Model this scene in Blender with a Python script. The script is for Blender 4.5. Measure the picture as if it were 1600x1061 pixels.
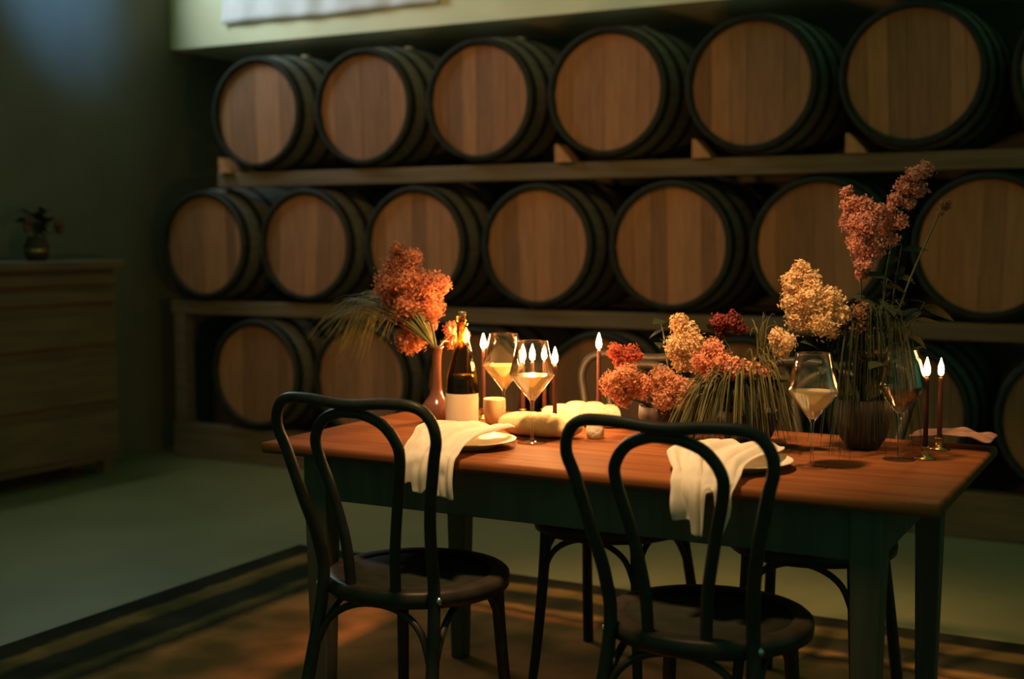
import bpy, math, random
from mathutils import Vector, Matrix, noise
for o in list(bpy.data.objects): bpy.data.objects.remove(o)
S = bpy.context.scene
COL = S.collection
PI = math.pi
rnd = random.Random(7)

# ------------------------------------------------------------------ camera, world, lights, exposure
cd = bpy.data.cameras.new('camera'); cam = bpy.data.objects.new('camera', cd); COL.objects.link(cam)
cam.location = (0, 0, 1.25)
cd.sensor_width = 36; cd.lens = 45.0
cam.rotation_euler = (math.radians(90 - 4.432), 0, math.radians(28))
cd.dof.use_dof = True; cd.dof.focus_distance = 3.1; cd.dof.aperture_fstop = 2.0
cd.clip_end = 100
S.camera = cam
S.view_settings.view_transform = 'Standard'; S.view_settings.look = 'None'
S.view_settings.gamma = 1.0; S.view_settings.use_curve_mapping = False
S.view_settings.exposure = 0.0

W = bpy.data.worlds.new('dim_room_air'); S.world = W; W.use_nodes = True
W.node_tree.nodes['Background'].inputs[0].default_value = (0.044, 0.135, 0.070, 1)
W.node_tree.nodes['Background'].inputs[1].default_value = 1.0

def area_light(name, loc, target, sx, sy, power, color, spread=180):
    l = bpy.data.lights.new(name, 'AREA'); l.shape = 'RECTANGLE'; l.size = sx; l.size_y = sy
    l.energy = power; l.color = color; l.spread = math.radians(spread)
    o = bpy.data.objects.new(name, l); COL.objects.link(o); o.location = loc
    o.rotation_euler = (Vector(target) - Vector(loc)).to_track_quat('-Z', 'Y').to_euler()
    return o
# daylight coming in through the high window in the left wall (window_1)
area_light('window_daylight', (-5.50, 4.85, 3.17), (-3.0, 4.85, 3.0), 0.9, 0.75, 36, (0.80, 0.93, 1.0))
# added blue spotlight without a real source, for the glow high on wall_left
sl = bpy.data.lights.new('added_blue_glow_spot', 'SPOT'); sl.energy = 185; sl.color = (0.16, 0.42, 1.0)
sl.spot_size = math.radians(34); sl.spot_blend = 1.0; sl.shadow_soft_size = 0.1
so = bpy.data.objects.new('added_blue_glow_spot', sl); COL.objects.link(so); so.location = (-4.1, 4.5, 3.5)
so.rotation_euler = (Vector((-5.45, 5.02, 2.68)) - Vector(so.location)).to_track_quat('-Z', 'Y').to_euler()

def spot(name, loc, target, power, cone, color, soft=.12, blend=1.0):
    l = bpy.data.lights.new(name, 'SPOT'); l.energy = power; l.color = color; l.spot_size = math.radians(cone)
    l.spot_blend = blend; l.shadow_soft_size = soft
    o = bpy.data.objects.new(name, l); COL.objects.link(o); o.location = loc
    o.rotation_euler = (Vector(target) - Vector(loc)).to_track_quat('-Z', 'Y').to_euler()
    return o
# two warm ceiling spotlights: one on the barrel wall, one over the near side of the table
spot('ceiling_spot_wall', (-2.6, 1.6, 3.4), (-3.25, 5.55, 1.45), 195, 52, (1.0, .50, .20))
spot('ceiling_spot_table', (-1.25, 2.05, 3.0), (-1.25, 2.93, .97), 470, 49, (1.0, .58, .27))

# ------------------------------------------------------------------ materials
def mat(name, col, rough=0.5, var=0.0, vscale=8.0, bump=0.0, bscale=40.0, stretch=(1, 1, 1), spec=0.5,
        objvar=0.0, coat=0.0, trans=0.0, col2=None, metallic=0.0):
    m = bpy.data.materials.new(name); m.use_nodes = True; nt = m.node_tree; N = nt.nodes; L = nt.links
    b = N['Principled BSDF']; b.inputs['Roughness'].default_value = rough
    b.inputs['Specular IOR Level'].default_value = spec; b.inputs['Coat Weight'].default_value = coat
    b.inputs['Coat Roughness'].default_value = 0.15; b.inputs['Metallic'].default_value = metallic
    tc = N.new('ShaderNodeTexCoord'); mp = N.new('ShaderNodeMapping'); mp.inputs['Scale'].default_value = stretch
    L.new(tc.outputs['Object'], mp.inputs['Vector'])
    nz = N.new('ShaderNodeTexNoise'); nz.inputs['Scale'].default_value = vscale; nz.inputs['Detail'].default_value = 5
    L.new(mp.outputs[0], nz.inputs['Vector'])
    mx = N.new('ShaderNodeMix'); mx.data_type = 'RGBA'
    c2 = col2 or tuple(c * (1 - var) for c in col); c1 = col if col2 else tuple(min(1, c * (1 + var)) for c in col)
    mx.inputs['A'].default_value = (*c1, 1); mx.inputs['B'].default_value = (*c2, 1)
    rp = N.new('ShaderNodeValToRGB'); rp.color_ramp.elements[0].position = .3; rp.color_ramp.elements[1].position = .7
    L.new(nz.outputs['Fac'], rp.inputs[0]); L.new(rp.outputs[0], mx.inputs['Factor'])
    out = mx.outputs['Result']
    if objvar:
        oi = N.new('ShaderNodeObjectInfo'); mr = N.new('ShaderNodeMapRange')
        mr.inputs['To Min'].default_value = 1 - objvar; mr.inputs['To Max'].default_value = 1 + objvar
        L.new(oi.outputs['Random'], mr.inputs['Value'])
        vm = N.new('ShaderNodeVectorMath'); vm.operation = 'SCALE'
        L.new(out, vm.inputs[0]); L.new(mr.outputs[0], vm.inputs['Scale']); out = vm.outputs[0]
    L.new(out, b.inputs['Base Color'])
    if bump:
        n2 = N.new('ShaderNodeTexNoise'); n2.inputs['Scale'].default_value = bscale; n2.inputs['Detail'].default_value = 4
        L.new(mp.outputs[0], n2.inputs['Vector'])
        bp = N.new('ShaderNodeBump'); bp.inputs['Strength'].default_value = bump; bp.inputs['Distance'].default_value = .01
        L.new(n2.outputs['Fac'], bp.inputs['Height']); L.new(bp.outputs[0], b.inputs['Normal'])
    if trans:
        tr = N.new('ShaderNodeBsdfTranslucent'); L.new(out, tr.inputs['Color'])
        ms = N.new('ShaderNodeMixShader'); ms.inputs[0].default_value = trans
        L.new(b.outputs[0], ms.inputs[1]); L.new(tr.outputs[0], ms.inputs[2])
        L.new(ms.outputs[0], N['Material Output'].inputs['Surface'])
    return m

def glass(name, tint, rough=0.02, strength=1.0):
    m = bpy.data.materials.new(name); m.use_nodes = True; nt = m.node_tree; N = nt.nodes; L = nt.links
    N.remove(N['Principled BSDF'])
    t = N.new('ShaderNodeBsdfTransparent'); t.inputs[0].default_value = (*tint, 1)
    g = N.new('ShaderNodeBsdfGlossy'); g.inputs['Roughness'].default_value = rough
    g.inputs['Color'].default_value = (1, 1, 1, 1)
    lw = N.new('ShaderNodeFresnel'); lw.inputs['IOR'].default_value = 1.45
    mu = N.new('ShaderNodeMath'); mu.operation = 'MULTIPLY'; mu.inputs[1].default_value = strength
    L.new(lw.outputs[0], mu.inputs[0])
    ms = N.new('ShaderNodeMixShader'); L.new(mu.outputs[0], ms.inputs[0])
    L.new(t.outputs[0], ms.inputs[1]); L.new(g.outputs[0], ms.inputs[2])
    L.new(ms.outputs[0], N['Material Output'].inputs['Surface'])
    return m

def emit(name, col, strength):
    m = bpy.data.materials.new(name); m.use_nodes = True; N = m.node_tree.nodes
    N.remove(N['Principled BSDF']); e = N.new('ShaderNodeEmission')
    e.inputs[0].default_value = (*col, 1); e.inputs[1].default_value = strength
    m.node_tree.links.new(e.outputs[0], N['Material Output'].inputs['Surface'])
    return m

M = {}
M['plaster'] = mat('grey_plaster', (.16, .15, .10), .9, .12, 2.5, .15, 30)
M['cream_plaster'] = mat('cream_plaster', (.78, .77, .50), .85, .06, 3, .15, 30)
M['concrete'] = mat('sealed_concrete', (.21, .20, .085), .42, .14, 1.6, .04, 50)
M['stave'] = mat('weathered_oak_staves', (.125, .125, .09), .75, .25, 6, .2, 60, (8, .6, 8))
M['head'] = mat('oak_barrel_head', (.27, .132, .056), .75, .14, 9, .12, 60, (6, 6, .7), objvar=.30)
M['hoop'] = mat('dark_iron_hoop', (.016, .020, .016), .75, .2, 20, spec=.2)
M['chime'] = mat('dark_soiled_chime', (.022, .026, .018), .9, .2, 20, spec=.15)
M['rail'] = mat('rack_timber', (.13, .10, .055), .85, .25, 5, .2, 40, (.5, 6, 6))
M['chock'] = mat('pale_wood_chock', (.40, .20, .08), .8, .2, 20)
M['bung'] = mat('pale_bung', (.45, .38, .25), .7, .1, 20)
M['bentwood'] = mat('dark_stained_bentwood', (.034, .028, .020), .42, .25, 30, spec=.25)
M['seat'] = mat('dark_seat_ply', (.018, .020, .013), .7, .25, 20, spec=.15)
M['table'] = mat('varnished_table_wood', (.20, .068, .024), .60, .30, 4, .02, 60, (.6, 9, 9), spec=.02)
M['table_dark'] = mat('dark_table_wood', (.075, .065, .048), .5, .25, 5, 0, 60, (6, 6, .6))
M['brass'] = mat('brass', (.55, .35, .12), .3, .1, 30, metallic=1)
M['steel'] = mat('screw_steel', (.6, .6, .62), .25, .05, 30, metallic=1)
M['wax'] = mat('burgundy_wax', (.06, .016, .011), .6, .1, 20, spec=.2)
M['wick'] = mat('wick', (.02, .015, .01), .9)
M['flame'] = emit('candle_flame', (1.0, .47, .15), 720)
M['low_flame'] = emit('low_candle_flame', (1.0, .45, .13), 120)
M['linen'] = mat('natural_linen', (.90, .82, .68), .95, .05, 20, .25, 500, trans=.45)
M['plate'] = mat('glazed_stoneware', (.72, .66, .52), .35, .06, 10)
M['glass'] = glass('clear_glass', (.97, .97, .96), .015, .8)
M['green_glass'] = glass('olive_bottle_glass', (.72, .60, .32), .03, .8)
M['wine'] = mat('cloudy_orange_wine', (1.0, .84, .52), .3, .02, 20, trans=.62)
M['label'] = mat('cream_paper_label', (.80, .62, .40), .8, .04, 10)
M['foil'] = mat('bottle_foil', (.35, .27, .15), .35, .1, 20, metallic=.8)
M['vase'] = mat('brown_glazed_vase', (.15, .052, .028), .12, .15, 10, coat=.6)
M['ceramic'] = mat('cream_ceramic', (.75, .55, .34), .5, .05, 10)
M['bowl'] = mat('brown_stoneware', (.055, .030, .018), .7, .2, 15)
M['crust'] = mat('bread_crust', (.82, .53, .25), .75, .15, 14, .4, 40)
M['crumb'] = mat('bread_crumb', (.80, .68, .46), .9, .08, 30, .4, 80)
M['cloth'] = mat('white_banner_cloth', (.82, .81, .80), .95, .03, 6, .1, 200)
M['dark_wood'] = mat('dark_cabinet_wood', (.17, .11, .060), .6, .2, 5, .1, 40, (6, .6, 6))
M['stem'] = mat('green_stem', (.05, .06, .02), .7, .2, 30)
M['leaf'] = mat('dark_leaf', (.022, .030, .010), .75, .3, 20, spec=.2, trans=.1)
M['grass'] = mat('olive_grass', (.12, .105, .026), .7, .35, 30, trans=.3)
M['pale_grass'] = mat('pale_olive_grass', (.30, .25, .07), .7, .3, 30, trans=.35)
def petal(name, c1, c2, sc=26): return mat(name, c1, .85, 0, sc, 0, 40, trans=.35, col2=c2)
M['p_rust'] = petal('rust_petals', (.85, .36, .18), (.56, .19, .09))
M['p_coral'] = petal('coral_petals', (.70, .17, .08), (.42, .08, .04))
M['p_brown'] = petal('tan_rose_petals', (.80, .36, .20), (.55, .25, .11))
M['p_cream'] = petal('cream_petals', (.92, .70, .40), (.72, .44, .20))
M['p_peach'] = petal('peach_petals', (.85, .46, .25), (.72, .23, .12))
M['p_red'] = petal('dark_red_petals', (.33, .045, .03), (.20, .03, .02))
M['p_mauve'] = petal('dusky_mauve_petals', (.74, .33, .23), (.46, .20, .13))
M['p_dull'] = petal('dull_brown_petals', (.34, .16, .08), (.22, .10, .05))

# rug: concentric bands, scrolls in the border, red-brown field
def rug_mat():
    m = bpy.data.materials.new('woven_rug'); m.use_nodes = True; nt = m.node_tree; N = nt.nodes; L = nt.links
    b = N['Principled BSDF']; b.inputs['Roughness'].default_value = .95; b.inputs['Specular IOR Level'].default_value = .1
    tc = N.new('ShaderNodeTexCoord'); sp = N.new('ShaderNodeSeparateXYZ'); L.new(tc.outputs['Object'], sp.inputs[0])
    def math_(op, a, bb):
        n = N.new('ShaderNodeMath'); n.operation = op
        for i, v in enumerate((a, bb)):
            if v is None: continue
            if isinstance(v, (int, float)): n.inputs[i].default_value = v
            else: L.new(v, n.inputs[i])
        return n.outputs[0]
    hx, hy = 1.95, 1.65
    ex = math_('SUBTRACT', hx, math_('ABSOLUTE', sp.outputs[0], None))
    ey = math_('SUBTRACT', hy, math_('ABSOLUTE', sp.outputs[1], None))
    e = math_('MINIMUM', ex, ey)
    wn = N.new('ShaderNodeTexNoise'); wn.inputs['Scale'].default_value = 9; L.new(tc.outputs['Object'], wn.inputs['Vector'])
    e = math_('ADD', e, math_('MULTIPLY', math_('SUBTRACT', wn.outputs['Fac'], .5), .05))
    r = N.new('ShaderNodeValToRGB'); r.color_ramp.interpolation = 'LINEAR'
    cr = r.color_ramp; L.new(e, r.inputs[0])
    stops = [(0, (.020, .020, .010)), (.10, (.022, .020, .010)), (.13, (.20, .12, .038)), (.19, (.17, .10, .034)),
             (.22, (.030, .028, .013)), (.33, (.034, .03, .014)), (.37, (.22, .12, .038)), (.42, (.05, .035, .015)), (.48, (.50, .18, .060)), (1, (.42, .15, .050))]
    cr.elements[0].position = 0; cr.elements[0].color = (*stops[0][1], 1)
    cr.elements[1].position = 1; cr.elements[1].color = (*stops[-1][1], 1)
    for p, c in stops[1:-1]:
        el = cr.elements.new(p); el.color = (*c, 1)
    v = N.new('ShaderNodeTexVoronoi'); v.inputs['Scale'].default_value = 5.5; v.feature = 'SMOOTH_F1'
    L.new(tc.outputs['Object'], v.inputs['Vector'])
    n3 = N.new('ShaderNodeTexNoise'); n3.inputs['Scale'].default_value = 6; n3.inputs['Detail'].default_value = 6
    L.new(tc.outputs['Object'], n3.inputs['Vector'])
    f = math_('MULTIPLY', v.outputs['Distance'], n3.outputs['Fac'])
    r2 = N.new('ShaderNodeValToRGB'); L.new(f, r2.inputs[0])
    r2.color_ramp.elements[0].position = .10; r2.color_ramp.elements[0].color = (.45, .55, .40, 1)
    r2.color_ramp.elements[1].position = .34; r2.color_ramp.elements[1].color = (1.25, 1.1, .9, 1)
    mx = N.new('ShaderNodeMix'); mx.data_type = 'RGBA'; mx.blend_type = 'MULTIPLY'; mx.inputs['Factor'].default_value = 1
    L.new(r.outputs[0], mx.inputs['A']); L.new(r2.outputs[0], mx.inputs['B']); L.new(mx.outputs['Result'], b.inputs['Base Color'])
    n4 = N.new('ShaderNodeTexNoise'); n4.inputs['Scale'].default_value = 180; L.new(tc.outputs['Object'], n4.inputs['Vector'])
    bp = N.new('ShaderNodeBump'); bp.inputs['Strength'].default_value = .4; bp.inputs['Distance'].default_value = .004
    L.new(n4.outputs['Fac'], bp.inputs['Height']); L.new(bp.outputs[0], b.inputs['Normal'])
    return m
M['rug'] = rug_mat()

# ------------------------------------------------------------------ mesh helpers
class MB:
    def __init__(s): s.v = []; s.f = []
    def add(s, v, f):
        k = len(s.v); s.v += [tuple(p) for p in v]; s.f += [tuple(i + k for i in q) for q in f]; return s
    def box(s, x0, x1, y0, y1, z0, z1):
        return s.add([(x0, y0, z0), (x1, y0, z0), (x1, y1, z0), (x0, y1, z0), (x0, y0, z1), (x1, y0, z1), (x1, y1, z1), (x0, y1, z1)],
                     [(0, 3, 2, 1), (4, 5, 6, 7), (0, 1, 5, 4), (1, 2, 6, 5), (2, 3, 7, 6), (3, 0, 4, 7)])
    def tube(s, path, rad, seg=12, closed=False, caps=True):
        P = [Vector(p) for p in path]; n = len(P)
        R = rad if isinstance(rad, (list, tuple)) else [rad] * n
        T = []
        for i in range(n):
            a = P[(i - 1) % n] if (closed or i > 0) else P[i]
            b = P[(i + 1) % n] if (closed or i < n - 1) else P[i]
            T.append((b - a).normalized())
        u = T[0].orthogonal().normalized(); vs = []
        for i in range(n):
            u = (u - T[i] * u.dot(T[i])).normalized(); w = T[i].cross(u)
            for k in range(seg):
                a = 2 * PI * k / seg
                vs.append(P[i] + (u * math.cos(a) + w * math.sin(a)) * R[i])
        fs = []
        for i in range(n if closed else n - 1):
            j = (i + 1) % n
            # closed loops: match seam by nearest start
            off = 0
            if closed and j == 0:
                off = min(range(seg), key=lambda q: (vs[i * seg] - vs[q]).length)
            for k in range(seg):
                fs.append((i * seg + k, i * seg + (k + 1) % seg, j * seg + (k + 1 + off) % seg, j * seg + (k + off) % seg))
        if caps and not closed:
            fs.append(tuple(range(seg))[::-1]); fs.append(tuple(range((n - 1) * seg, n * seg)))
        return s.add(vs, fs)
    def lathe(s, prof, seg=32, axis='z', c=(0, 0, 0), squash=1.0):
        vs = []; fs = []; n = len(prof)
        for r, h in prof:
            for k in range(seg):
                a = 2 * PI * k / seg; x, y = r * math.cos(a), r * math.sin(a) * squash
                p = (x, y, h) if axis == 'z' else ((x, h, y) if axis == 'y' else (h, x, y))
                vs.append((p[0] + c[0], p[1] + c[1], p[2] + c[2]))
        for i in range(n - 1):
            for k in range(seg):
                q = (i * seg + k, i * seg + (k + 1) % seg, (i + 1) * seg + (k + 1) % seg, (i + 1) * seg + k)
                fs.append(q[::-1] if axis == 'y' else q)
        return s.add(vs, fs)
    def mesh(s, name, m, smooth=True, bevel=0):
        me = bpy.data.meshes.new(name); me.from_pydata(s.v, [], s.f); me.update()
        if smooth: me.polygons.foreach_set('use_smooth', [True] * len(me.polygons))
        me.materials.append(m); return me

def link(name, me, parent=None, loc=None, smooth_angle=None):
    o = bpy.data.objects.new(name, me); COL.objects.link(o)
    if parent: o.parent = parent
    if loc is not None: o.location = loc
    return o
def obj(name, mb, m, parent=None, loc=None, smooth=True, bevel=0, subsurf=0, solid=0, angle=None):
    o = link(name, mb.mesh(name, M[m] if isinstance(m, str) else m, smooth), parent, loc)
    if solid:
        d = o.modifiers.new('solid', 'SOLIDIFY'); d.thickness = solid; d.offset = 0
    if bevel:
        d = o.modifiers.new('bevel', 'BEVEL'); d.width = bevel; d.segments = 3; d.limit_method = 'ANGLE'
    if subsurf:
        d = o.modifiers.new('sub', 'SUBSURF'); d.levels = subsurf; d.render_levels = subsurf
    if bevel and smooth:
        d = o.modifiers.new('wn', 'WEIGHTED_NORMAL'); d.keep_sharp = True
    return o
def tag(o, label, cat, group=None):
    o['label'] = label; o['category'] = cat
    if group: o['group'] = group
    return o
def thing(name, label, cat, loc=(0, 0, 0), rz=0, group=None):
    o = bpy.data.objects.new(name, None); COL.objects.link(o); o.location = loc; o.rotation_euler = (0, 0, rz)
    o.empty_display_size = .05
    return tag(o, label, cat, group)
def struct(o): o['kind'] = 'structure'; return o
def copy_tree(root, loc, rz=0, label=None):
    r = root.copy(); COL.objects.link(r); r.location = loc; r.rotation_euler = (0, 0, rz)
    if label: r['label'] = label
    for ch in list(root.children):
        c = ch.copy(); COL.objects.link(c); c.parent = r
        for g in list(ch.children):
            d = g.copy(); COL.objects.link(d); d.parent = c
    return r
def smooth_path(pts, per=6, closed=False):
    P = [Vector(p) for p in pts]; n = len(P); out = []
    for i in range(n if closed else n - 1):
        g = lambda k: P[k % n] if closed else P[max(0, min(n - 1, k))]
        a, b, c, d = g(i - 1), g(i), g(i + 1), g(i + 2)
        for t in range(per):
            u = t / per
            out.append(.5 * ((2 * b) + (c - a) * u + (2 * a - 5 * b + 4 * c - d) * u * u + (3 * b - a - 3 * c + d) * u ** 3))
    if not closed: out.append(P[-1])
    return out

# ------------------------------------------------------------------ room shell
XL = -5.45
struct(obj('floor', MB().box(XL, 4.5, -2.0, 6.6, -.1, 0), 'concrete', smooth=False))
# left wall with a high window opening (window_1, left of the frame)
wy0, wy1, wz0, wz1 = 4.35, 5.35, 2.72, 3.62
wl = MB()
wl.box(XL - .3, XL, -2.0, wy0, 0, 3.9).box(XL - .3, XL, wy1, 6.6, 0, 3.9)
wl.box(XL - .3, XL, wy0, wy1, 0, wz0).box(XL - .3, XL, wy0, wy1, wz1, 3.9)
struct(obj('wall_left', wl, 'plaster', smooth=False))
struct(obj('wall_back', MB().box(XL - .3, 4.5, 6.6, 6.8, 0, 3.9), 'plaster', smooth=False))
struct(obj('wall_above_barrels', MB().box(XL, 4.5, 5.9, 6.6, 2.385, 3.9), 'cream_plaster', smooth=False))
w1 = struct(obj('window_1', MB().box(XL - .2, XL - .16, wy0, wy1, wz0, wz0 + .06).box(XL - .2, XL - .16, wy0, wy1, wz1 - .06, wz1)
         .box(XL - .2, XL - .16, wy0, wy0 + .06, wz0, wz1).box(XL - .2, XL - .16, wy1 - .06, wy1, wz0, wz1), 'dark_wood', smooth=False))
obj('mullion', MB().box(XL - .2, XL - .165, (wy0 + wy1) / 2 - .02, (wy0 + wy1) / 2 + .02, wz0, wz1), 'dark_wood', w1, smooth=False)
for k in range(2):
    a = wy0 + .06 + k * ((wy1 - wy0) / 2 - .04)
    obj('pane', MB().box(XL - .185, XL - .179, a, a + (wy1 - wy0) / 2 - .08, wz0 + .06, wz1 - .06), 'glass', w1, smooth=False)

# ------------------------------------------------------------------ rug
tag(obj('rug', MB().box(-1.95, 1.95, -1.65, 1.65, 0, .012), 'rug', loc=(-1.235, 2.49, 0), smooth=False, bevel=.004),
    'red brown patterned rug with dark border under the dining table', 'rug')

# ------------------------------------------------------------------ wall banner
bm = MB(); nu, nv = 90, 30
def brow(t, u):  # lower rim of the cloth
    return 2.497 + .004 * math.sin(u * 9)
for j in range(nv + 1):
    for i in range(nu + 1):
        u = i / nu; v = j / nv
        x = -5.03 + 1.47 * u; z = 2.497 + .004 * math.sin(u * 9) + v * 1.05
        n = noise.noise(Vector((u * 7 + v * 2.2, v * 2.0, 3.1))) + .6 * noise.noise(Vector((u * 16 - v * 5, v * 3, 8.2)))
        fall = 1.0 if v > .05 else .4 + v * 12
        y = 5.868 + .018 * n * fall + .006 * math.sin(u * 40 + 6 * v)
        bm.v.append((x, y, z))
for j in range(nv):
    for i in range(nu):
        a = j * (nu + 1) + i; bm.f.append((a, a + 1, a + nu + 2, a + nu + 1))
tag(obj('cloth_banner', bm, 'cloth', solid=.006), 'white wrinkled cloth banner hanging on the wall above the barrels', 'banner')

# ------------------------------------------------------------------ barrels
BL = .93
RP = [(0, .293), (.03, .298), (.08, .307), (.15, .320), (.24, .333), (.35, .342), (.465, .345)]
prof = [(r, h) for h, r in RP] + [(r, BL - h) for h, r in RP[::-1][1:]]
def rad_at(h):
    h = min(h, BL - h)
    for (h0, r0), (h1, r1) in zip(RP, RP[1:]):
        if h <= h1: return r0 + (r1 - r0) * (h - h0) / (h1 - h0)
    return .345
SEG = 96
def barrel_body():
    m = MB(); P = [(.272, .034), (.272, .004), (.283, 0)] + prof[0:] + [(.283, BL), (.272, BL - .004), (.272, BL - .03), (.0, BL - .03)]
    vs = []; n = len(P)
    for r, h in P:
        for k in range(SEG):
            a = 2 * PI * k / SEG
            q = r - (.0022 if (k % 4 == 0 and r > .28) else 0)   # joints between the staves
            vs.append((q * math.cos(a), h, q * math.sin(a)))
    fs = []
    for i in range(n - 1):
        for k in range(SEG):
            fs.append((i * SEG + (k + 1) % SEG, i * SEG + k, (i + 1) * SEG + k, (i + 1) * SEG + (k + 1) % SEG))
    m.add(vs, fs); me = m.mesh('barrel_body', M['stave']); me.materials.append(M['chime'])
    for p in me.polygons:
        if p.index < 3 * SEG: p.material_index = 1
    return me
def hoop_mesh(h0, h1):
    m = MB(); t = .004
    hs = [h0 + (h1 - h0) * i / 3 for i in range(4)]
    m.lathe([(rad_at(h0) - .004, h0)] + [(rad_at(h) + t, h) for h in hs] + [(rad_at(h1) - .004, h1)], 64, 'y')
    return m.mesh('hoop', M['hoop'])
def board_mesh(a, b, R, jit):
    n = 6; top = []; bot = []
    for i in range(n + 1):
        x = a + (b - a) * i / n
        h = math.sqrt(max(0, R * R - x * x)); top.append((x, h)); bot.append((x, -h))
    ring = bot + top[::-1]; k = len(ring); m = MB()
    f0, f1 = .030 + jit, .052
    ins = .0004
    cx = (a + b) / 2
    fr = [(x + (ins if x < cx else -ins), f0, z) for x, z in ring]
    m.add(fr + [(x, f1, z) for x, z in ring], [tuple(range(k))] + [(i, k + i, k + (i + 1) % k, (i + 1) % k) for i in range(k)])
    return m.mesh('head_board', M['head'], smooth=False)
BODY = barrel_body()
HOOPS = [hoop_mesh(.004, .048), hoop_mesh(.125, .165), hoop_mesh(.265, .305)]
cuts = [-.272, -.185, -.100, -.020, .068, .150, .214, .272]
BOARDS = [board_mesh(a, b, .272, [0, .0015, .0005, .002, .0, .001, .002][i]) for i, (a, b) in enumerate(zip(cuts, cuts[1:]))]
BUNG = MB().lathe([(.0, .018), (.024, .018), (.026, .0), (.026, -.03)], 20).mesh('bung', M['bung'])
ROWS = [('top', 1.94, -4.525, 7, 5.54), ('middle', 1.225, -4.905, 7, 5.54), ('bottom', .515, -4.555, 8, 5.54)]
ordn = ['first', 'second', 'third', 'fourth', 'fifth', 'sixth', 'seventh', 'eighth']
extra = {
         ('middle', 2): ', behind the rust flower plume', ('bottom', 1): ', behind the left dining chair'}
for row, z, x0, cnt, y in ROWS:
    for k in range(cnt):
        t = thing('wine_barrel', 'oak wine barrel, %s from the left in the %s row%s' % (ordn[k], row, extra.get((row, k), '')), 'barrel',
                  (x0 + .692 * k, y + rnd.uniform(-.015, .015), z), 0, 'oak wine barrels racked along the wall')
        roll = rnd.uniform(-.05, .05)
        link('body', BODY, t)
        for me in BOARDS:
            b = link('head_board', me, t); b.rotation_euler = (0, roll, 0)
        for me in HOOPS:
            link('hoop', me, t)
            h = link('hoop', me, t, (0, BL, 0)); h.rotation_euler = (0, 0, PI)
        link('bung', BUNG, t, (0, BL / 2, .345))

# support timbers between the rows
def rail(y0, y1, z0, z1, label, x0=-5.19, x1=.85):
    m = MB(); n = 24
    for i in range(n):
        a = x0 + (x1 - x0) * i / n; b = x0 + (x1 - x0) * (i + 1) / n
    m.box(x0, x1, y0, y1, z0, z1)
    return tag(obj('support_rail', m, 'rail', smooth=False, bevel=.006), label, 'timber', 'timber rails carrying the barrel rows')
for nm, z0, z1 in (('top', 1.542, 1.622), ('middle', .832, .908)):
    rail(5.578, 5.66, z0, z1, 'long front timber rail under the %s row of barrels' % nm, -4.83 if nm == 'top' else -5.19)
    rail(6.35, 6.43, z0, z1, 'long rear timber rail under the %s row of barrels' % nm, -4.83 if nm == 'top' else -5.19)
rail(5.578, 5.66, 0, .198, 'heavy front timber sill on the floor under the bottom barrels')
rail(6.35, 6.43, 0, .198, 'heavy rear timber sill on the floor under the bottom barrels')
for y0 in (5.578, 6.35):
    tag(obj('timber_post', MB().box(-5.17, -5.09, y0, y0 + .08, .198, .832), 'rail', smooth=False, bevel=.005),
        'short %s timber post holding the left end of the middle rail' % ('front' if y0 < 6 else 'rear'), 'timber')
def chock(x, z, s, label):
    m = MB(); w = .085 * s; h = .085
    a, b = -.05, .05
    pr = [(-w / 2, 0), (w / 2, 0), (w / 2 - .02 * s, .02), (-w / 2 + .01 * s, h)]
    pr = [(-.045 * s, 0), (.045 * s, 0), (.030 * s, .022), (-.030 * s, h), (-.045 * s, h)]
    k = len(pr)
    fs = [tuple(range(k)), tuple(range(k, 2 * k))[::-1]] + [(i, k + i, k + (i + 1) % k, (i + 1) % k) for i in range(k)]
    m.add([(p, a, q) for p, q in pr] + [(p, b, q) for p, q in pr], fs)
    tag(obj('wooden_chock', m, 'chock', loc=(x, 5.60, z), smooth=False), label, 'chock', 'chocks wedging the top barrels')
for i, k in enumerate((0, 3, 4, 5)):
    chock(-4.525 + .692 * k - .225, 1.622, 1, 'wooden wedge at the lower left of the %s top row barrel' % ordn[k])

# ------------------------------------------------------------------ sideboard with flowers by the left wall
sb = thing('sideboard', 'dark wooden sideboard with horizontal boards beside the left wall', 'sideboard', (-5.26, 4.2, 0))
obj('body', MB().box(-.17, .15, -.85, .86, .08, 1.10), 'dark_wood', sb, smooth=False)
obj('top_board', MB().box(-.18, .20, -.89, .90, 1.10, 1.145), 'dark_wood', sb, smooth=False, bevel=.006)
for z0, z1 in ((1.02, 1.075), (.925, .985), (.70, .86), (.40, .64), (.12, .34)):
    obj('front_board', MB().box(.15, .175, -.84, .85, z0, z1), 'dark_wood', sb, smooth=False, bevel=.005)
for yy in (-.8, .8):
    for xx in (-.12, .11): obj('leg', MB().box(xx - .03, xx + .03, yy - .03, yy + .03, 0, .08), 'dark_wood', sb, smooth=False)

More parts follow.
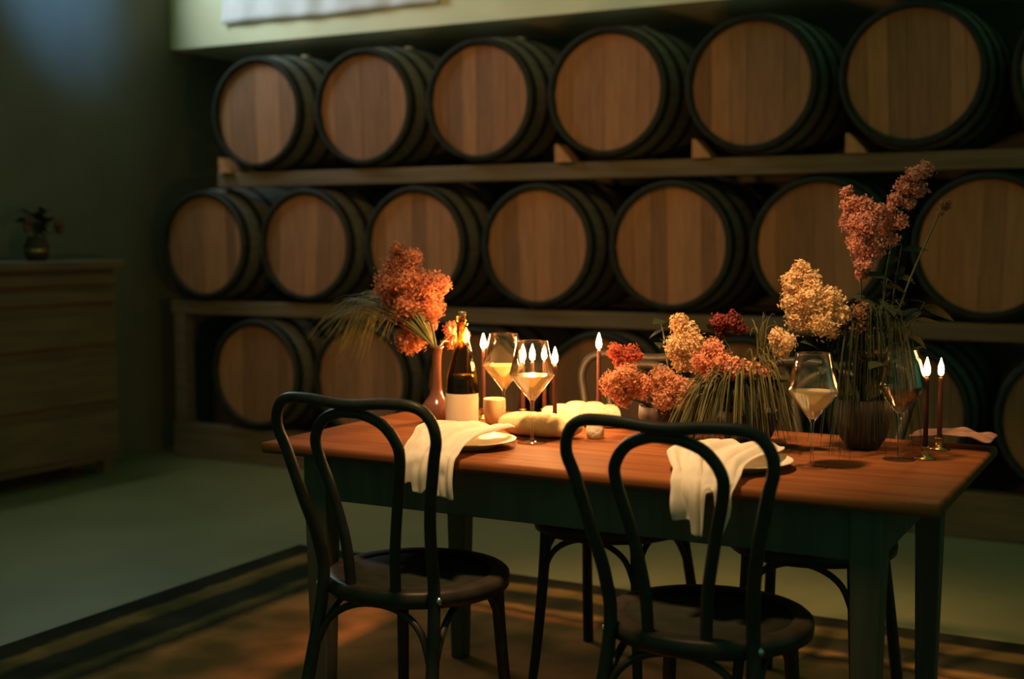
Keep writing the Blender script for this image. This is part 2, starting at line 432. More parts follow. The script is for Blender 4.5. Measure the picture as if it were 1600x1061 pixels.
# ------------------------------------------------------------------ flower makers
def floret_head(blobs, size, density, seed, origin, depth=1.0):
    r = random.Random(seed); m = MB(); O = Vector(origin)
    for x, y, z, rad in blobs:
        c = Vector((x, y + r.uniform(-.5, .5) * rad * depth, z)) - O
        core = Vector((0, 0, 0)); rows = 6; sg = 9; k0 = []
        vs = [c + Vector((0, 0, -rad * .74))]
        for a in range(1, rows):
            for b in range(sg):
                th = PI * a / rows; ph = 2 * PI * b / sg; q = rad * r.uniform(.62, .86)
                vs.append(c + Vector((math.sin(th) * math.cos(ph), math.sin(th) * math.sin(ph), -math.cos(th))) * q)
        vs.append(c + Vector((0, 0, rad * .74)))
        fs = [(0, 1 + (b + 1) % sg, 1 + b) for b in range(sg)]
        for a in range(rows - 2):
            for b in range(sg): fs.append((1 + a * sg + b, 1 + a * sg + (b + 1) % sg, 1 + (a + 1) * sg + (b + 1) % sg, 1 + (a + 1) * sg + b))
        fs += [(len(vs) - 1, 1 + (rows - 2) * sg + b, 1 + (rows - 2) * sg + (b + 1) % sg) for b in range(sg)]
        m.add(vs, fs)
        n = int(density * 4.2 * rad * rad * 1e4)
        for _ in range(n):
            d = Vector((r.gauss(0, 1), r.gauss(0, 1), r.gauss(0, 1))).normalized()
            q = rad * (1.0 + r.uniform(-.34, .16))
            if r.random() < .10: q *= r.uniform(1.1, 1.38)
            p = c + d * q
            nn = (d + Vector((r.uniform(-.8, .8), r.uniform(-.8, .8), r.uniform(-.8, .8)))).normalized()
            u = nn.orthogonal().normalized(); w = nn.cross(u); a0 = r.uniform(0, PI)
            s = size * r.uniform(.35, .85)
            e1 = (u * math.cos(a0) + w * math.sin(a0)) * s; e2 = (w * math.cos(a0) - u * math.sin(a0)) * s
            lift = nn * s * .35
            # four small petals around a dipped centre
            m.add([p, p + e1 * .5 + e2 * .5 + lift * .5, p + e1 + lift, p + e1 * .5 - e2 * .5 + lift * .5,
                   p - e1 * .5 + e2 * .5 + lift * .5, p - e1 + lift, p - e1 * .5 - e2 * .5 + lift * .5],
                  [(0, 3, 2, 1), (0, 4, 5, 6), (0, 1, 4), (0, 6, 3)])
    return m
def flower(name, label, blobs, m, base, size=.0075, density=14, seed=1, leaves=2, group='cut flowers on the table'):
    """a cut stem standing in its vessel: base = where the stem leaves the vessel's bottom"""
    t = thing(name, label, 'flower', base, 0, group); B = Vector(base)
    obj('flower_head', floret_head(blobs, size, density, seed, base), m, t, smooth=False)
    lo = min(blobs, key=lambda q: q[2]); cx = sum(b[0] for b in blobs) / len(blobs); cz = sum(b[2] for b in blobs) / len(blobs)
    top = Vector((cx, lo[1], cz)) - B
    mid = Vector((top.x * .35, top.y * .35, top.z * .55))
    path = smooth_path([(0, 0, 0), mid, Vector((lo[0], lo[1], lo[2])) - B, top], 5)
    obj('stem', MB().tube(path, [.0032 - .0015 * i / len(path) for i in range(len(path))], 6), 'stem', t)
    # short branches carrying each cluster
    br = MB()
    for b in blobs[::2]:
        e = Vector(b[:3]) - B; s0 = top * .85 + Vector((lo[0], lo[1], lo[2])) * .15 - B * .15
        br.tube([s0, (s0 + e) / 2 + Vector((0, 0, -.004)), e], .0011, 5)
    obj('branch', br, 'stem', t)
    return t
LEAF = None
def leaf_mesh():
    m = MB(); n = 7
    for i in range(n + 1):
        u = i / n; w = .30 * math.sin(PI * u ** .8) * (1 - .25 * u); z = -.22 * u * u
        m.v += [(-w, u, z + .10 * w), (0, u, z), (w, u, z + .10 * w)]
    for i in range(n):
        a = i * 3; m.f += [(a, a + 1, a + 4, a + 3), (a + 1, a + 2, a + 5, a + 4)]
    return m.mesh('leaf', M['leaf'])
LEAF = leaf_mesh()
def foliage(name, label, base, tip, n, size, seed, sag=.0, group='leafy branches among the flowers'):
    r = random.Random(seed); t = thing(name, label, 'branch', base, 0, group)
    T = Vector(tip) - Vector(base); path = smooth_path([(0, 0, 0), T * .5 + Vector((0, 0, .05)), T], 8)
    obj('stem', MB().tube(path, [.0035 - .0022 * i / len(path) for i in range(len(path))], 6), 'stem', t)
    for i in range(n):
        k = int(len(path) * (.35 + .63 * i / max(1, n - 1))); k = min(k, len(path) - 1)
        lo = link('leaf', LEAF, t, path[k])
        s = size * r.uniform(.7, 1.15); lo.scale = (s, s, s)
        lo.rotation_euler = (r.uniform(-.5, .7), r.uniform(-.6, .6), i * 2.4 + r.uniform(-.5, .5))
    return t
def grass(name, label, base, tips, seed, m='grass', group='sprays of drooping grass'):
    r = random.Random(seed); mb = MB(); B = Vector(base)
    for (tx, ty, tz, rise, n, sp) in tips:
        for _ in range(n):
            T = Vector((tx + r.uniform(-sp, sp), ty + r.uniform(-sp, sp), tz + r.uniform(-sp, sp) * 1.3)) - B
            k1 = Vector((T.x * .30 + r.uniform(-.01, .01), T.y * .3 + r.uniform(-.01, .01), max(T.z, 0) * .6 + rise * r.uniform(.6, 1.0)))
            k2 = Vector((T.x * .68, T.y * .68, max(T.z, 0) * .75 + rise * r.uniform(.75, 1.15)))
            P = smooth_path([(0, 0, 0), k1, k2, T], 5); w = r.uniform(.0016, .0034)
            sd = Vector((r.uniform(-1, 1), r.uniform(-1, 1), r.uniform(-.3, .3))).normalized()
            vs = []; fs = []; L = len(P)
            for i, p in enumerate(P):
                ww = w * (1 - .85 * (i / (L - 1)) ** 2); vs += [p - sd * ww, p + Vector((0, 0, ww * .6)), p + sd * ww]
            for i in range(L - 1):
                a = i * 3; fs += [(a, a + 1, a + 4, a + 3), (a + 1, a + 2, a + 5, a + 4)]
            mb.add(vs, fs)
    o = obj(name, mb, m, loc=base)
    return tag(o, label, 'grass', group)

# bouquet on the sideboard
vz = thing('flower_pot', 'small dark pot of flowers on the sideboard at the left edge', 'pot', (-5.2, 4.63, 1.145))
obj('pot', MB().lathe([(0, 0), (.045, 0), (.06, .03), (.062, .08), (.045, .11), (.05, .125), (.045, .125), (.04, .11), (.0, .1)], 28), 'bowl', vz)
obj('rim_band', MB().lathe([(.0635, .045), (.066, .052), (.0635, .06)], 28), 'brass', vz)
for i, (dx, dy, dz) in enumerate([(0, .0, .16), (.02, .06, .15), (-.02, -.06, .14), (.03, .02, .20), (-.02, -.03, .19), (.03, -.05, .17), (-.01, .05, .19)]):
    foliage('foliage_branch', 'dark leafy sprig %s in the pot on the sideboard' % ['at the centre', 'at the right', 'at the left', 'rising tallest', 'rising at the back', 'leaning to the front left', 'leaning to the back right'][i],
            (-5.2, 4.63, 1.25), (-5.2 + dx, 4.63 + dy, 1.20 + dz), 6, .075, 40 + i, group='dark sprigs on the sideboard')
flower('dried_bloom', 'dull rose bloom right of the dark sprigs on the sideboard', [(-5.15, 4.73, 1.33, .025), (-5.15, 4.745, 1.30, .02)], 'p_dull', (-5.19, 4.64, 1.25), .008, 12, 61, group='blooms on the sideboard')
flower('dried_bloom', 'dull rose bloom left of the dark sprigs on the sideboard', [(-5.15, 4.535, 1.345, .022), (-5.15, 4.53, 1.31, .02)], 'p_dull', (-5.19, 4.62, 1.25), .008, 12, 62, group='blooms on the sideboard')

# ------------------------------------------------------------------ dining table
TX0, TX1, TY0, TY1 = -2.035, -.405, 2.49, 3.29
tb = thing('dining_table', 'polished reddish brown wooden dining table with square legs', 'table', ((TX0 + TX1) / 2, (TY0 + TY1) / 2, .012))
hx, hy = (TX1 - TX0) / 2, (TY1 - TY0) / 2
obj('tabletop', MB().box(-hx, hx, -hy, hy, .710, .738), 'table', tb, bevel=.010)
for s in (-1, 1):
    obj('apron', MB().box(-hx + .15, hx - .15, s * (hy - .055) - .011, s * (hy - .055) + .011, .60, .710), 'table_dark', tb, smooth=False, bevel=.003)
    obj('apron', MB().box(s * (hx - .138) - .011, s * (hx - .138) + .011, -hy + .07, hy - .07, .60, .710), 'table_dark', tb, smooth=False, bevel=.003)
    for q in (-1, 1):
        cx, cy = s * (hx - .145), q * (hy - .062); m = MB()
        vs = []
        for z, w in ((0, .021), (.55, .031), (.60, .033), (.710, .033)):
            vs += [(cx - w, cy - w, z), (cx + w, cy - w, z), (cx + w, cy + w, z), (cx - w, cy + w, z)]
        fs = [(3, 2, 1, 0), (12, 13, 14, 15)]
        for i in range(3):
            for k in range(4): fs.append((i * 4 + k, i * 4 + (k + 1) % 4, i * 4 + 4 + (k + 1) % 4, i * 4 + 4 + k))
        obj('leg', m.add(vs, fs), 'table_dark', tb, smooth=False, bevel=.004)
TZ = .75

# ------------------------------------------------------------------ bentwood chairs
def make_chair(label):
    t = thing('bentwood_chair', label, 'chair', (0, 0, 0), 0, 'bentwood chairs around the dining table')
    half = [(.185, -.262, 0), (.168, -.215, .22), (.150, -.172, .45), (.153, -.188, .56), (.170, -.218, .66), (.195, -.243, .77),
            (.209, -.256, .822), (.200, -.265, .864), (.168, -.275, .890), (.10, -.283, .894)]
    pts = half + [(0, -.286, .887)] + [(-x, y, z) for x, y, z in half[::-1]]
    P = smooth_path(pts, 6)
    bh = obj('back_hoop', MB().tube(P, [.0165 - .004 * min(1, p.z / .85) for p in P], 12), 'bentwood', t)
    hi = [(.060, -.188, .455), (.066, -.198, .56), (.086, -.217, .67), (.108, -.240, .765), (.106, -.252, .808), (.078, -.262, .846), (.035, -.269, .865)]
    pts = hi + [(0, -.270, .868)] + [(-x, y, z) for x, y, z in hi[::-1]]
    obj('inner_hoop', MB().tube(smooth_path(pts, 6), .0125, 12), 'bentwood', t)
    ring = [(.205 * math.cos(a), .20 * math.sin(a) - .005, .447) for a in [2 * PI * k / 48 for k in range(48)]]
    # flat bentwood seat ring with rounded edge
    m = MB()
    pr = [(.172, .460), (.178, .466), (.208, .466), (.215, .460), (.217, .447), (.215, .432), (.208, .427), (.178, .427), (.172, .432), (.172, .460)]
    sr = obj('seat_ring', m.lathe(pr, 64, 'z', (0, -.003, 0)), 'bentwood', t)
    obj('seat_panel', MB().lathe([(.0, .457), (.10, .457), (.173, .462), (.174, .452), (.0, .448)], 48, 'z', (0, -.003, 0)), 'seat', sr)
    for s in (-1, 1):
        p = smooth_path([(s * .135, .135, .43), (s * .140, .142, .30), (s * .150, .158, .12), (s * .160, .172, 0)], 5)
        obj('leg', MB().tube(p, [.0165 - .004 * i / len(p) for i in range(len(p))], 12), 'bentwood', t)
        # arched side brace between front and rear leg
        p = smooth_path([(s * .146, .150, .28), (s * .140, .115, .375), (s * .140, .04, .418), (s * .145, -.06, .418), (s * .153, -.14, .375), (s * .164, -.203, .28)], 5)
        obj('brace', MB().tube(p, .0085, 8), 'bentwood', t)
        obj('screw', MB().lathe([(0, .008), (.006, .007), (.009, .003), (.009, 0)], 14, 'x', (0, 0, 0)), 'steel', bh, (s * .150 + (.013 if s > 0 else -.013), -.173, .452))
    p = smooth_path([(-.146, .150, .28), (-.110, .146, .375), (-.04, .146, .418), (.04, .146, .418), (.110, .146, .375), (.146, .150, .28)], 5)
    obj('brace', MB().tube(p, .0085, 8), 'bentwood', t)
    p = smooth_path([(-.164, -.203, .28), (-.125, -.185, .375), (-.05, -.175, .418), (.05, -.175, .418), (.125, -.185, .375), (.164, -.203, .28)], 5)
    obj('brace', MB().tube(p, .0085, 8), 'bentwood', t)
    return t
RZ = .012
ch = make_chair('dark bentwood dining chair nearest the table\'s left end, its back to the viewer')
ch.location = (-1.590, 2.522, RZ); ch.rotation_euler = (0, 0, -.01)
copy_tree(ch, (-.869, 2.512, RZ), 0.0, 'dark bentwood dining chair at the table\'s right, its back in front of the grass')
copy_tree(ch, (-1.43, 3.28, RZ), PI, 'dark bentwood dining chair across the table behind the bread and candles')
copy_tree(ch, (-.86, 3.30, RZ), PI + .03, 'dark bentwood dining chair across the table hidden behind the flowers')

# ------------------------------------------------------------------ candles
def candle(x, y, zf, label, fm='flame'):
    t = thing('taper_candle', label, 'candle', (x, y, TZ), 0, 'lit taper candles on the table')
    h = zf - TZ - .017   # top of the wax
    obj('holder', MB().lathe([(0, 0), (.024, 0), (.025, .003), (.012, .007), (.0085, .012), (.0085, .024), (.0105, .026), (.0105, .029), (.0062, .029), (.0062, .010), (0, .010)], 24), 'brass', t)
    tp = obj('taper', MB().lathe([(0, .011), (.0060, .011), (.0060, .03), (.0050, h - .008), (.0046, h - .002), (.0030, h), (0, h - .001)], 16), 'wax', t)
    obj('wick', MB().tube([(0, 0, h - .002), (.0004, 0, h + .004), (.001, 0, h + .008)], .0006, 6), 'wick', tp)
    pr = [(0, -.014), (.0036, -.0135), (.0060, -.010), (.0074, -.004), (.0074, .002), (.0060, .010), (.0036, .018), (.0014, .025), (0, .029)]
    obj('flame', MB().lathe([(r, z + h + .018) for r, z in pr], 14), fm, t)
candle(-1.762, 3.045, .982, 'lit taper candle just left of the wine bottle')
candle(-1.747, 3.115, .961, 'lit taper candle just right of the wine bottle')
candle(-1.645, 3.159, .930, 'lit taper candle, leftmost of the four behind the wine glasses')
candle(-1.546, 3.023, .945, 'lit taper candle, second from left of the four behind the wine glasses')
candle(-1.592, 3.188, .930, 'lit taper candle, third from left of the four behind the wine glasses')
candle(-1.476, 3.017, .940, 'lit taper candle, rightmost of the four behind the wine glasses')
candle(-1.419, 3.172, .970, 'lit taper candle standing alone left of the coral flower')
candle(-.528, 3.010, .955, 'lit taper candle, left one of the pair at the table\'s right end', 'low_flame')
candle(-.523, 3.165, .941, 'lit taper candle, right one of the pair at the table\'s right end', 'low_flame')

# ------------------------------------------------------------------ bottle
t = thing('wine_bottle', 'olive glass wine bottle with plain cream label', 'bottle', (-1.690, 2.900, TZ))
pr = [(0, .012), (.030, .004), (.040, 0), (.0435, .004), (.044, .02), (.044, .115), (.0425, .135), (.037, .16), (.029, .19), (.0215, .22), (.0165, .245), (.0148, .265), (.0145, .28),
      (.0165, .2815), (.017, .287), (.0155, .289), (.0155, .300), (.014, .302), (.0105, .302), (.0105, .28), (.0125, .245), (.018, .22), (.026, .19), (.034, .16), (.0395, .135), (.041, .115), (.041, .02), (.03, .012), (0, .018)]
gb = obj('glass_body', MB().lathe(pr, 40), 'green_glass', t)
lb = MB(); n = 40
for z in (.018, .100):
    for k in range(n + 1):
        a = -PI / 2 - .25 + (k / n - .5) * 4.0; lb.v.append((.0446 * math.cos(a), .0446 * math.sin(a), z))
for k in range(n): lb.f.append((k, k + 1, n + 2 + k, n + 1 + k))
obj('label', lb, 'label', gb)
obj('wine', MB().lathe([(0, .02), (.040, .022), (.0405, .115), (.0385, .135), (.036, .147), (0, .147)], 32), mat('bottle_wine', (.10, .055, .02), .3, trans=.4), t)
obj('cork', MB().lathe([(0, .290), (.0104, .290), (.0104, .312), (.009, .314), (0, .314)], 20), 'foil', t)

# slim vase left of the bottle
t = thing('bud_vase', 'slim glossy brown vase with round base behind the bottle', 'vase', (-1.815, 2.975, TZ))
pr = [(0, 0), (.030, 0), (.038, .006), (.046, .025), (.044, .045), (.032, .062), (.020, .078), (.0145, .10), (.0125, .14), (.013, .18), (.0165, .205), (.021, .212), (.019, .212), (.0135, .204), (.010, .18), (.010, .10), (.016, .078), (.0, .03)]
obj('vase_body', MB().lathe(pr, 40), 'vase', t)
t = thing('ceramic_cup', 'small cream ceramic cup right behind the bottle', 'cup', (-1.668, 3.035, TZ))
obj('cup_body', MB().lathe([(0, 0), (.018, 0), (.024, .006), (.029, .025), (.031, .045), (.030, .068), (.029, .071), (.0275, .068), (.028, .045), (.022, .012), (0, .008)], 32), 'ceramic', t)

# ------------------------------------------------------------------ wine glasses
def wine_glass(x, y, label, fill=True):
    t = thing('wine_glass', label, 'wine glass', (x, y, TZ), 0, 'angular wine glasses on the table')
    g = [(0, .0), (.036, 0), (.037, .0012), (.030, .0030), (.010, .0055), (.0045, .010), (.0034, .03), (.0032, .085), (.0042, .098), (.0075, .105),
         (.030, .134), (.0555, .166), (.0565, .170), (.0555, .175), (.046, .215), (.0385, .252), (.0375, .253), (.0370, .252), (.0445, .215), (.0545, .174), (.0550, .170), (.054, .167), (.0285, .1345), (.006, .1075), (0, .106)]
    obj('glass_body', MB().lathe(g, 48), 'glass', t)
    if fill:
        obj('wine', MB().lathe([(0, .1068), (.0055, .1078), (.0278, .1346), (.0528, .1662), (.0540, .169), (0, .1690)], 48), 'wine', t, smooth=False)
    return t
wine_glass(-1.431, 2.797, 'glass of cloudy orange wine standing in front of the bread loaf')
wine_glass(-1.612, 2.985, 'glass of cloudy orange wine standing further back beside the bottle')
wine_glass(-.730, 2.785, 'glass of cloudy orange wine in front of the tall flowers, right of the napkin plate')
wine_glass(-.579, 2.975, 'empty wine glass beside the pair of candles', False)

# ------------------------------------------------------------------ plates and napkins
PL = [(0, .004), (.060, .004), (.066, 0), (.070, .0), (.074, .006), (.100, .014), (.118, .019), (.1195, .0205), (.117, .021), (.099, .017), (.072, .010), (0, .009)]
def plate(x, y, label, s=1.0):
    return tag(obj('dinner_plate', MB().lathe([(r * s, z) for r, z in PL], 56), 'plate', loc=(x, y, TZ)), label, 'plate', 'stoneware plates on the table')
plate(-1.545, 2.675, 'cream stoneware plate under the left napkin')
plate(-.880, 2.700, 'cream stoneware plate under the right napkin', 1.08)

def napkin(spine, label, seed, tail, th=.0035):
    """spine: list of (y, z, xc, width, fold amplitude); cloth runs along the spine, folds across it"""
    nu = 44; m = MB(); rows = []
    P = smooth_path([(a, b, 0) for a, b, *_ in spine], 6); Q = smooth_path([(c, d, e) for _, _, c, d, e in spine], 6)
    r = random.Random(seed); ph = r.uniform(0, 6)
    n = len(P)
    for j in range(n):
        y, z = P[j].x, P[j].y; xc, w, amp = Q[j]
        tg = (P[min(j + 1, n - 1)] - P[max(j - 1, 0)]).normalized(); ny_, nz_ = -tg.y, tg.x
        if nz_ < 0 and abs(tg.y) < .7: ny_, nz_ = -ny_, -nz_
        for i in range(nu + 1):
            u = i / nu - .5; v = j / n
            f = amp * (math.sin(u * 13 + ph + 1.2 * v) + .5 * math.sin(u * 27 + ph * 2 - 2 * v)) + amp * .8 * noise.noise(Vector((u * 5, v * 5, seed)))
            endw = 1.0
            f = abs(f) if v < .55 else f
            rag = 0 if z >= .752 else -(.752 - z) * (1 - tail(u))
            m.v.append((xc + w * u + .15 * f, y + (-1 if v > .55 else ny_) * abs(f) * (1 if v > .55 else 0) , z + (abs(f) if v < .55 else 0) - rag))
    for j in range(n - 1):
        for i in range(nu):
            a = j * (nu + 1) + i; m.f.append((a, a + 1, a + nu + 2, a + nu + 1))
    o = obj('linen_napkin', m, 'linen', solid=th, subsurf=1)
    return tag(o, label, 'napkin', 'draped linen napkins')
napkin([(2.79, .783, -1.560, .17, .006), (2.72, .785, -1.565, .22, .012), (2.62, .784, -1.560, .19, .012), (2.55, .776, -1.545, .16, .010), (2.495, .764, -1.535, .150, .010),
        (2.472, .750, -1.533, .150, .012), (2.463, .715, -1.533, .155, .014), (2.462, .672, -1.533, .160, .016)], 'natural linen napkin over the left plate, hanging off the table edge', 3,
       lambda u: .80 + .12 * math.sin(u * 9) if u < -.22 else (1.0 - .35 * math.exp(-((u - .08) / .06) ** 2) + .15 * u))
napkin([(2.80, .786, -.895, .20, .006), (2.74, .787, -.900, .23, .010), (2.63, .786, -.905, .21, .010), (2.56, .778, -.895, .17, .010), (2.495, .764, -.872, .145, .010),
        (2.470, .748, -.868, .138, .012), (2.460, .705, -.866, .135, .013), (2.462, .648, -.864, .130, .014)], 'natural linen napkin over the right plate, hanging behind the near chair back', 9,
       lambda u: .72 if u < -.22 else (1.0 if u < .06 else (.12 if u < .20 else max(.1, 1.05 - abs(u - .30) * 4))))
fn = MB(); nu, nv = 24, 16
for j in range(nv + 1):
    for i in range(nu + 1):
        u, v = i / nu - .5, j / nv - .5
        fn.v.append((.19 * u, .12 * v, .020 + .016 * math.cos(u * 2.4) + .008 * noise.noise(Vector((u * 6, v * 6, 5)))))
for j in range(nv):
    for i in range(nu): a = j * (nu + 1) + i; fn.f.append((a, a + 1, a + nu + 2, a + nu + 1))
tag(obj('linen_napkin', fn, mat('dusky_rose_cloth', (.42, .22, .15), .95, .15, 14, trans=.2), loc=(-.500, 3.225, TZ), solid=.004, subsurf=1),
    'folded dusky rose cloth lying at the far right corner of the table', 'napkin', 'draped linen napkins')

# ------------------------------------------------------------------ bread
m = MB(); n = 34; seg = 28
for j in range(n + 1):
    u = j / n; s = u * 2 - 1
    e = (1 - abs(s) ** 3.2) ** .5 if abs(s) < 1 else 0
    cut = 0
    for q in (-.55, -.1, .35, .72):
        cut += .006 * math.exp(-((s - q) / .022) ** 2)
    for k in range(seg):
        a = 2 * PI * k / seg
        rr = 1 + .04 * noise.noise(Vector((s * 3, math.cos(a), math.sin(a))))
        ry, rz = .052 * e * rr, .031 * e * rr
        sz = math.sin(a)
        zz = .030 + rz * sz - (cut if sz > .1 else 0) * e
        m.v.append((s * .120, ry * math.cos(a) * (1 - .1 * sz), max(zz, .001)))
for j in range(n):
    for k in range(seg):
        m.f.append((j * seg + k, (j + 1) * seg + k, (j + 1) * seg + (k + 1) % seg, j * seg + (k + 1) % seg))
lf = obj('bread_loaf', m, 'crust', loc=(-1.462, 2.905, TZ)); lf.rotation_euler = (0, 0, -.02)
tag(lf, 'golden scored bread loaf behind the front wine glass', 'bread')
def slice_(x, y, z, w, h, tilt, rz, label):
    t = thing('bread_slice', label, 'bread', (x, y, z), rz, 'bread slices behind the loaf')
    t.rotation_euler = (tilt, 0, rz)
    n = 28; th = .016; ring = []
    for k in range(n):
        a = 2 * PI * k / n
        c, s_ = math.cos(a), math.sin(a)
        ring.append((w / 2 * math.copysign(abs(c) ** .75, c), h / 2 + h / 2 * math.copysign(abs(s_) ** .8, s_)))
    def slab(sc, y0, y1):
        q = MB(); rr = [(x_ * sc, h / 2 + (z_ - h / 2) * sc) for x_, z_ in ring]
        fs = [tuple(range(n)), tuple(range(n, 2 * n))[::-1]] + [(i, n + i, n + (i + 1) % n, (i + 1) % n) for i in range(n)]
        return q.add([(a, y0, b) for a, b in rr] + [(a, y1, b) for a, b in rr], fs)
    obj('crumb', slab(.93, -th / 2 - .0006, th / 2 + .0006), 'crumb', t, smooth=False)
    obj('crust', slab(1.0, -th / 2, th / 2), 'crust', t, smooth=False)
for i, (x, y, w, h) in enumerate([(-1.525, 3.085, .045, .050), (-1.492, 3.088, .06, .058), (-1.448, 3.098, .075, .068), (-1.402, 3.106, .075, .068), (-1.357, 3.112, .06, .062)]):
    slice_(x, y, TZ + .003, w, h, -.45, .45 + .06 * i, 'pale bread slice, %s from the left in the row behind the loaf' % ordn[i])
hb = MB().lathe([(0, 0), (.018, 0), (.022, .004), (.023, .02), (.021, .042), (.018, .046), (0, .047)], 24)
tag(obj('bread_heel', hb, 'crumb', loc=(-1.322, 2.935, TZ)), 'pale cut end of bread seen through the right chair back', 'bread')

# ------------------------------------------------------------------ flower vessels
def vessel(x, y, r, h, label):
    return tag(obj('flower_bowl', MB().lathe([(0, 0), (r * .55, 0), (r * .6, h * .06), (r * .8, h * .25), (r, h * .7), (r * .98, h), (r * .92, h), (r * .93, h * .7), (r * .7, h * .2), (0, h * .12)], 40), 'bowl', loc=(x, y, TZ)),
               label, 'bowl', 'brown bowls holding the flowers')
vessel(-1.155, 3.01, .075, .085, 'brown stoneware bowl under the cream and tan blooms')
vessel(-.955, 3.03, .075, .085, 'brown stoneware bowl under the grass and dark red bloom')
vessel(-.690, 3.10, .070, .12, 'tall brown stoneware vessel under the right flower plumes')
B1 = (-1.155, 3.01, TZ + .02); B2 = (-.955, 3.03, TZ + .02); B3 = (-.690, 3.10, TZ + .03); B0 = (-1.815, 2.975, TZ + .205)
FL = {
'leftplume':[(-2.01,3.08,1.227,0.0183),(-2.021,3.08,1.183,0.0366),(-1.967,3.08,1.197,0.0291),(-2.028,3.08,1.123,0.044),(-1.957,3.08,1.133,0.0473),(-1.899,3.08,1.116,0.0433),(-1.857,3.08,1.126,0.0251),(-2.022,3.08,1.068,0.0404),(-1.947,3.08,1.061,0.0473),(-1.893,3.08,1.062,0.0361),(-1.958,3.08,1.015,0.0292),(-1.908,3.08,1.016,0.0217),(-1.969,3.08,0.969,0.0402),(-1.926,3.08,0.979,0.0254)],
'sprig':[(-1.817,3.06,1.002,0.0214),(-1.8,3.06,0.98,0.0231),(-1.821,3.06,0.968,0.0178),(-1.792,3.06,1.008,0.0142)],
'coral':[(-1.287,2.98,0.971,0.0195),(-1.246,2.98,0.964,0.021),(-1.272,2.98,0.944,0.0178),(-1.224,2.98,0.96,0.0113)],
'fanL':[(-1.264,2.93,0.892,0.032),(-1.225,2.93,0.91,0.0318),(-1.199,2.93,0.887,0.0285),(-1.242,2.93,0.864,0.0255)],
'fanR':[(-1.137,2.9,0.914,0.028),(-1.104,2.9,0.896,0.031),(-1.071,2.9,0.887,0.0262),(-1.12,2.9,0.868,0.028),(-1.079,2.9,0.861,0.0185)],
'cream':[(-1.123,3.0,1.045,0.0223),(-1.109,3.0,1.018,0.0318),(-1.089,3.0,0.99,0.0317),(-1.126,3.0,0.981,0.0287),(-1.083,3.0,0.955,0.0285),(-1.117,3.0,0.944,0.0191)],
'peach':[(-1.01,2.93,0.99,0.0246),(-1.034,2.93,0.959,0.0247),(-0.989,2.93,0.961,0.0276),(-0.954,2.93,0.947,0.0259),(-0.914,2.93,0.944,0.0212),(-0.883,2.93,0.942,0.0136),(-1.017,2.93,0.928,0.0185)],
'darkred':[(-1.039,3.06,1.044,0.0208),(-1.009,3.06,1.049,0.0223),(-0.986,3.06,1.033,0.0143),(-1.03,3.06,1.02,0.0128)],
'peach2':[(-0.851,2.92,1.023,0.0209),(-0.825,2.92,1.013,0.0193),(-0.843,2.92,0.993,0.0179)],
'bigcream':[(-0.817,2.98,1.186,0.0181),(-0.832,2.98,1.153,0.0242),(-0.798,2.98,1.153,0.027),(-0.831,2.98,1.108,0.0272),(-0.789,2.98,1.116,0.036),(-0.748,2.98,1.109,0.0298),(-0.815,2.98,1.066,0.0302),(-0.762,2.98,1.064,0.0329),(-0.725,2.98,1.077,0.0238),(-0.739,2.98,1.042,0.0179)],
'brown':[(-0.683,3.02,1.079,0.0239),(-0.689,3.02,1.042,0.03),(-0.667,3.02,1.02,0.0179),(-0.681,3.02,0.989,0.024),(-0.641,3.02,0.988,0.0149),(-0.621,3.02,0.969,0.0119)],
'VL':[(-0.737,3.08,1.365,0.0137),(-0.727,3.08,1.337,0.0213),(-0.697,3.08,1.331,0.0212),(-0.723,3.08,1.296,0.0274),(-0.686,3.08,1.289,0.0303),(-0.661,3.08,1.318,0.0181),(-0.7,3.08,1.243,0.0304),(-0.67,3.08,1.236,0.0272),(-0.691,3.08,1.195,0.0213),(-0.698,3.08,1.167,0.0137)],
'VR':[(-0.564,3.12,1.415,0.018),(-0.585,3.12,1.401,0.0196),(-0.607,3.12,1.379,0.0211),(-0.577,3.12,1.371,0.018),(-0.625,3.12,1.349,0.0197),(-0.599,3.12,1.337,0.0151),(-0.643,3.12,1.319,0.0183),(-0.62,3.12,1.296,0.0182),(-0.649,3.12,1.281,0.0183),(-0.634,3.12,1.251,0.0137)],
'Vs':[(-0.518,3.14,1.333,0.012),(-0.529,3.14,1.318,0.009)],
}
flower('plume_flower', 'large rust orange plume flower at the table\'s left, above the slim vase', FL['leftplume'], 'p_rust', B0, .0070, 13, 11)
flower('plume_flower', 'small orange flower sprig between the rust plume and the bottle', FL['sprig'], 'p_rust', (-1.812, 2.978, TZ + .205), .0065, 14, 12)
flower('ruffled_flower', 'bright coral flower right of the lone candle', FL['coral'], 'p_coral', B1, .0065, 16, 13)
flower('plume_flower', 'low tan rose bloom, left of the two above the chair back', FL['fanL'], 'p_brown', (-1.175, 3.0, TZ + .02), .0065, 14, 14)
flower('plume_flower', 'low tan rose bloom, right of the two above the chair back', FL['fanR'], 'p_brown', (-1.14, 2.99, TZ + .02), .0065, 14, 15)
flower('hydrangea', 'cream cone shaped bloom in the middle of the table flowers', FL['cream'], 'p_cream', (-1.15, 3.03, TZ + .02), .0070, 14, 16)
flower('hydrangea', 'peach and coral bloom spreading right of the cream cone', FL['peach'], 'p_peach', B2, .0070, 14, 17)
flower('ruffled_flower', 'dark red ruffled flower at the back of the table flowers', FL['darkred'], 'p_red', (-.97, 3.05, TZ + .02), .0070, 14, 18)
flower('hydrangea', 'small pale peach bloom below the big cream plume', FL['peach2'], 'p_cream', (-.94, 3.03, TZ + .02), .0065, 15, 19)
flower('hydrangea', 'big cream pointed plume above the right wine glass', FL['bigcream'], 'p_cream', B3, .0075, 13, 20)
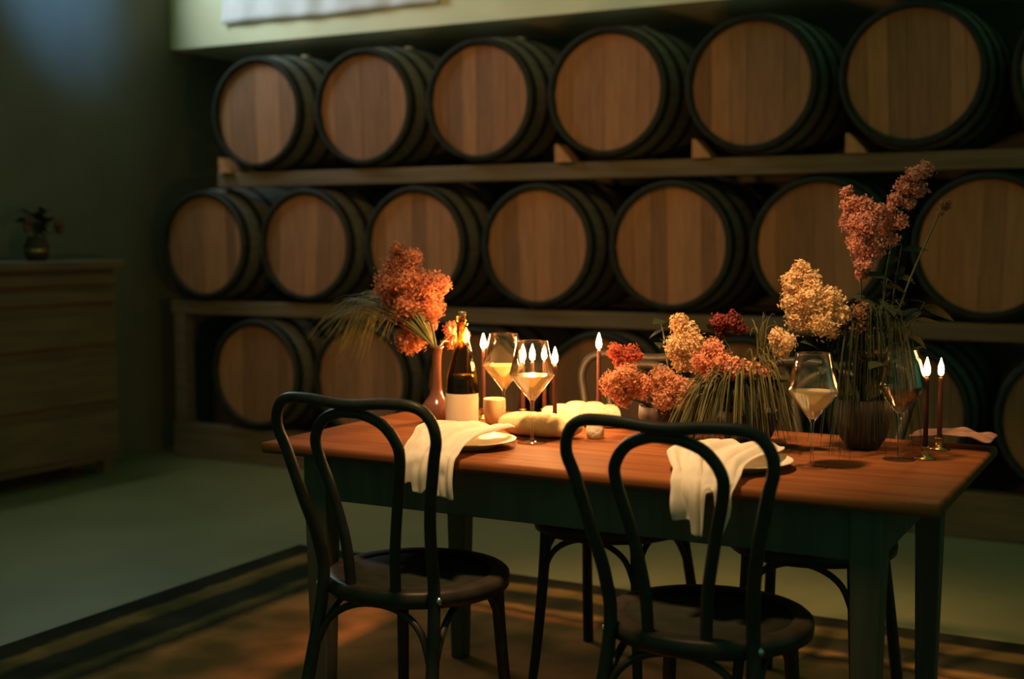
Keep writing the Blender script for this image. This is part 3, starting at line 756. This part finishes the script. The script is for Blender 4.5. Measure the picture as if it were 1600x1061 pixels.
flower('plume_flower', 'dull brown bloom right of the big cream plume', FL['brown'], 'p_dull', (-.68, 3.09, TZ + .03), .0070, 13, 21)
flower('plume_flower', 'tall dusky mauve plume, left arm of the high V', FL['VL'], 'p_mauve', (-.70, 3.11, TZ + .03), .0072, 12, 22)
flower('plume_flower', 'tallest dusky mauve plume, right arm of the high V', FL['VR'], 'p_mauve', (-.68, 3.11, TZ + .03), .0072, 12, 23)
flower('plume_flower', 'tiny dim mauve sprig right of the tallest plume', FL['Vs'], 'p_dull', (-.67, 3.12, TZ + .03), .0065, 14, 24)
grass('grass_spray', 'olive grass arching to the left from the slim vase', B0,
      [(-2.44, 3.28, .95, .10, 26, .035), (-2.38, 3.30, .90, .12, 30, .035), (-2.30, 3.28, .90, .13, 30, .035), (-2.20, 3.26, .94, .10, 16, .03)], 31, 'pale_grass')
grass('grass_spray', 'drooping olive grass hanging in front of the bowls behind the right chair', (-.96, 3.0, TZ + .06),
      [(-1.07, 2.83, .79, .09, 34, .03), (-1.01, 2.83, .80, .11, 40, .035), (-.94, 2.85, .81, .12, 40, .035), (-.87, 2.87, .82, .13, 30, .035), (-1.10, 2.88, .83, .08, 18, .03), (-.82, 2.9, .84, .13, 18, .03)], 32)
grass('grass_spray', 'dark green grass filling the space under the peach bloom', (-.98, 3.0, TZ + .06),
      [(-1.05, 2.87, .79, .07, 50, .035), (-.97, 2.87, .79, .09, 60, .04), (-.89, 2.89, .80, .10, 60, .04), (-.82, 2.92, .80, .10, 40, .03)], 35, 'leaf')
grass('grass_spray', 'upright loose olive grass behind the dark red flower', (-.93, 3.05, TZ + .06),
      [(-.93, 3.06, 1.03, .06, 10, .04), (-.90, 3.02, .99, .08, 10, .04)], 33)
grass('grass_spray', 'dark grass drooping over the tall vessel at the right', (-.69, 3.10, TZ + .10),
      [(-.70, 2.94, .78, .20, 40, .04), (-.62, 2.96, .79, .22, 40, .04), (-.76, 2.98, .80, .20, 30, .03), (-.56, 3.04, .80, .22, 30, .03)], 34, 'leaf')
fb = 'foliage_branch'
foliage(fb, 'dark leafy branch rising behind the tallest plume', (-.66, 3.12, TZ + .03), (-.62, 3.16, 1.24), 12, .07, 71)
foliage(fb, 'dark leafy branch leaning right over the candle pair', (-.66, 3.12, TZ + .03), (-.57, 3.19, 1.10), 12, .075, 72)
foliage(fb, 'dark leafy branch behind the dull brown bloom', (-.68, 3.10, TZ + .03), (-.64, 3.10, 1.16), 12, .08, 73)
foliage(fb, 'dark leafy branch low beside the right wine glass', (-.69, 3.10, TZ + .03), (-.62, 2.98, .97), 10, .075, 74)
foliage(fb, 'dark leafy branch below the big cream plume', (-.70, 3.08, TZ + .03), (-.78, 2.99, 1.00), 10, .075, 75)
foliage(fb, 'dark leafy branch between cream cone and dark red flower', (-.97, 3.05, TZ + .02), (-1.05, 3.06, 1.02), 10, .06, 76)
foliage(fb, 'dull leafy branch behind the coral flower', (-1.15, 3.03, TZ + .02), (-1.22, 3.12, 1.04), 10, .055, 77)
foliage(fb, 'dark leafy branch low between the bowls', (-.96, 3.01, TZ + .02), (-.86, 2.94, .93), 9, .07, 78)
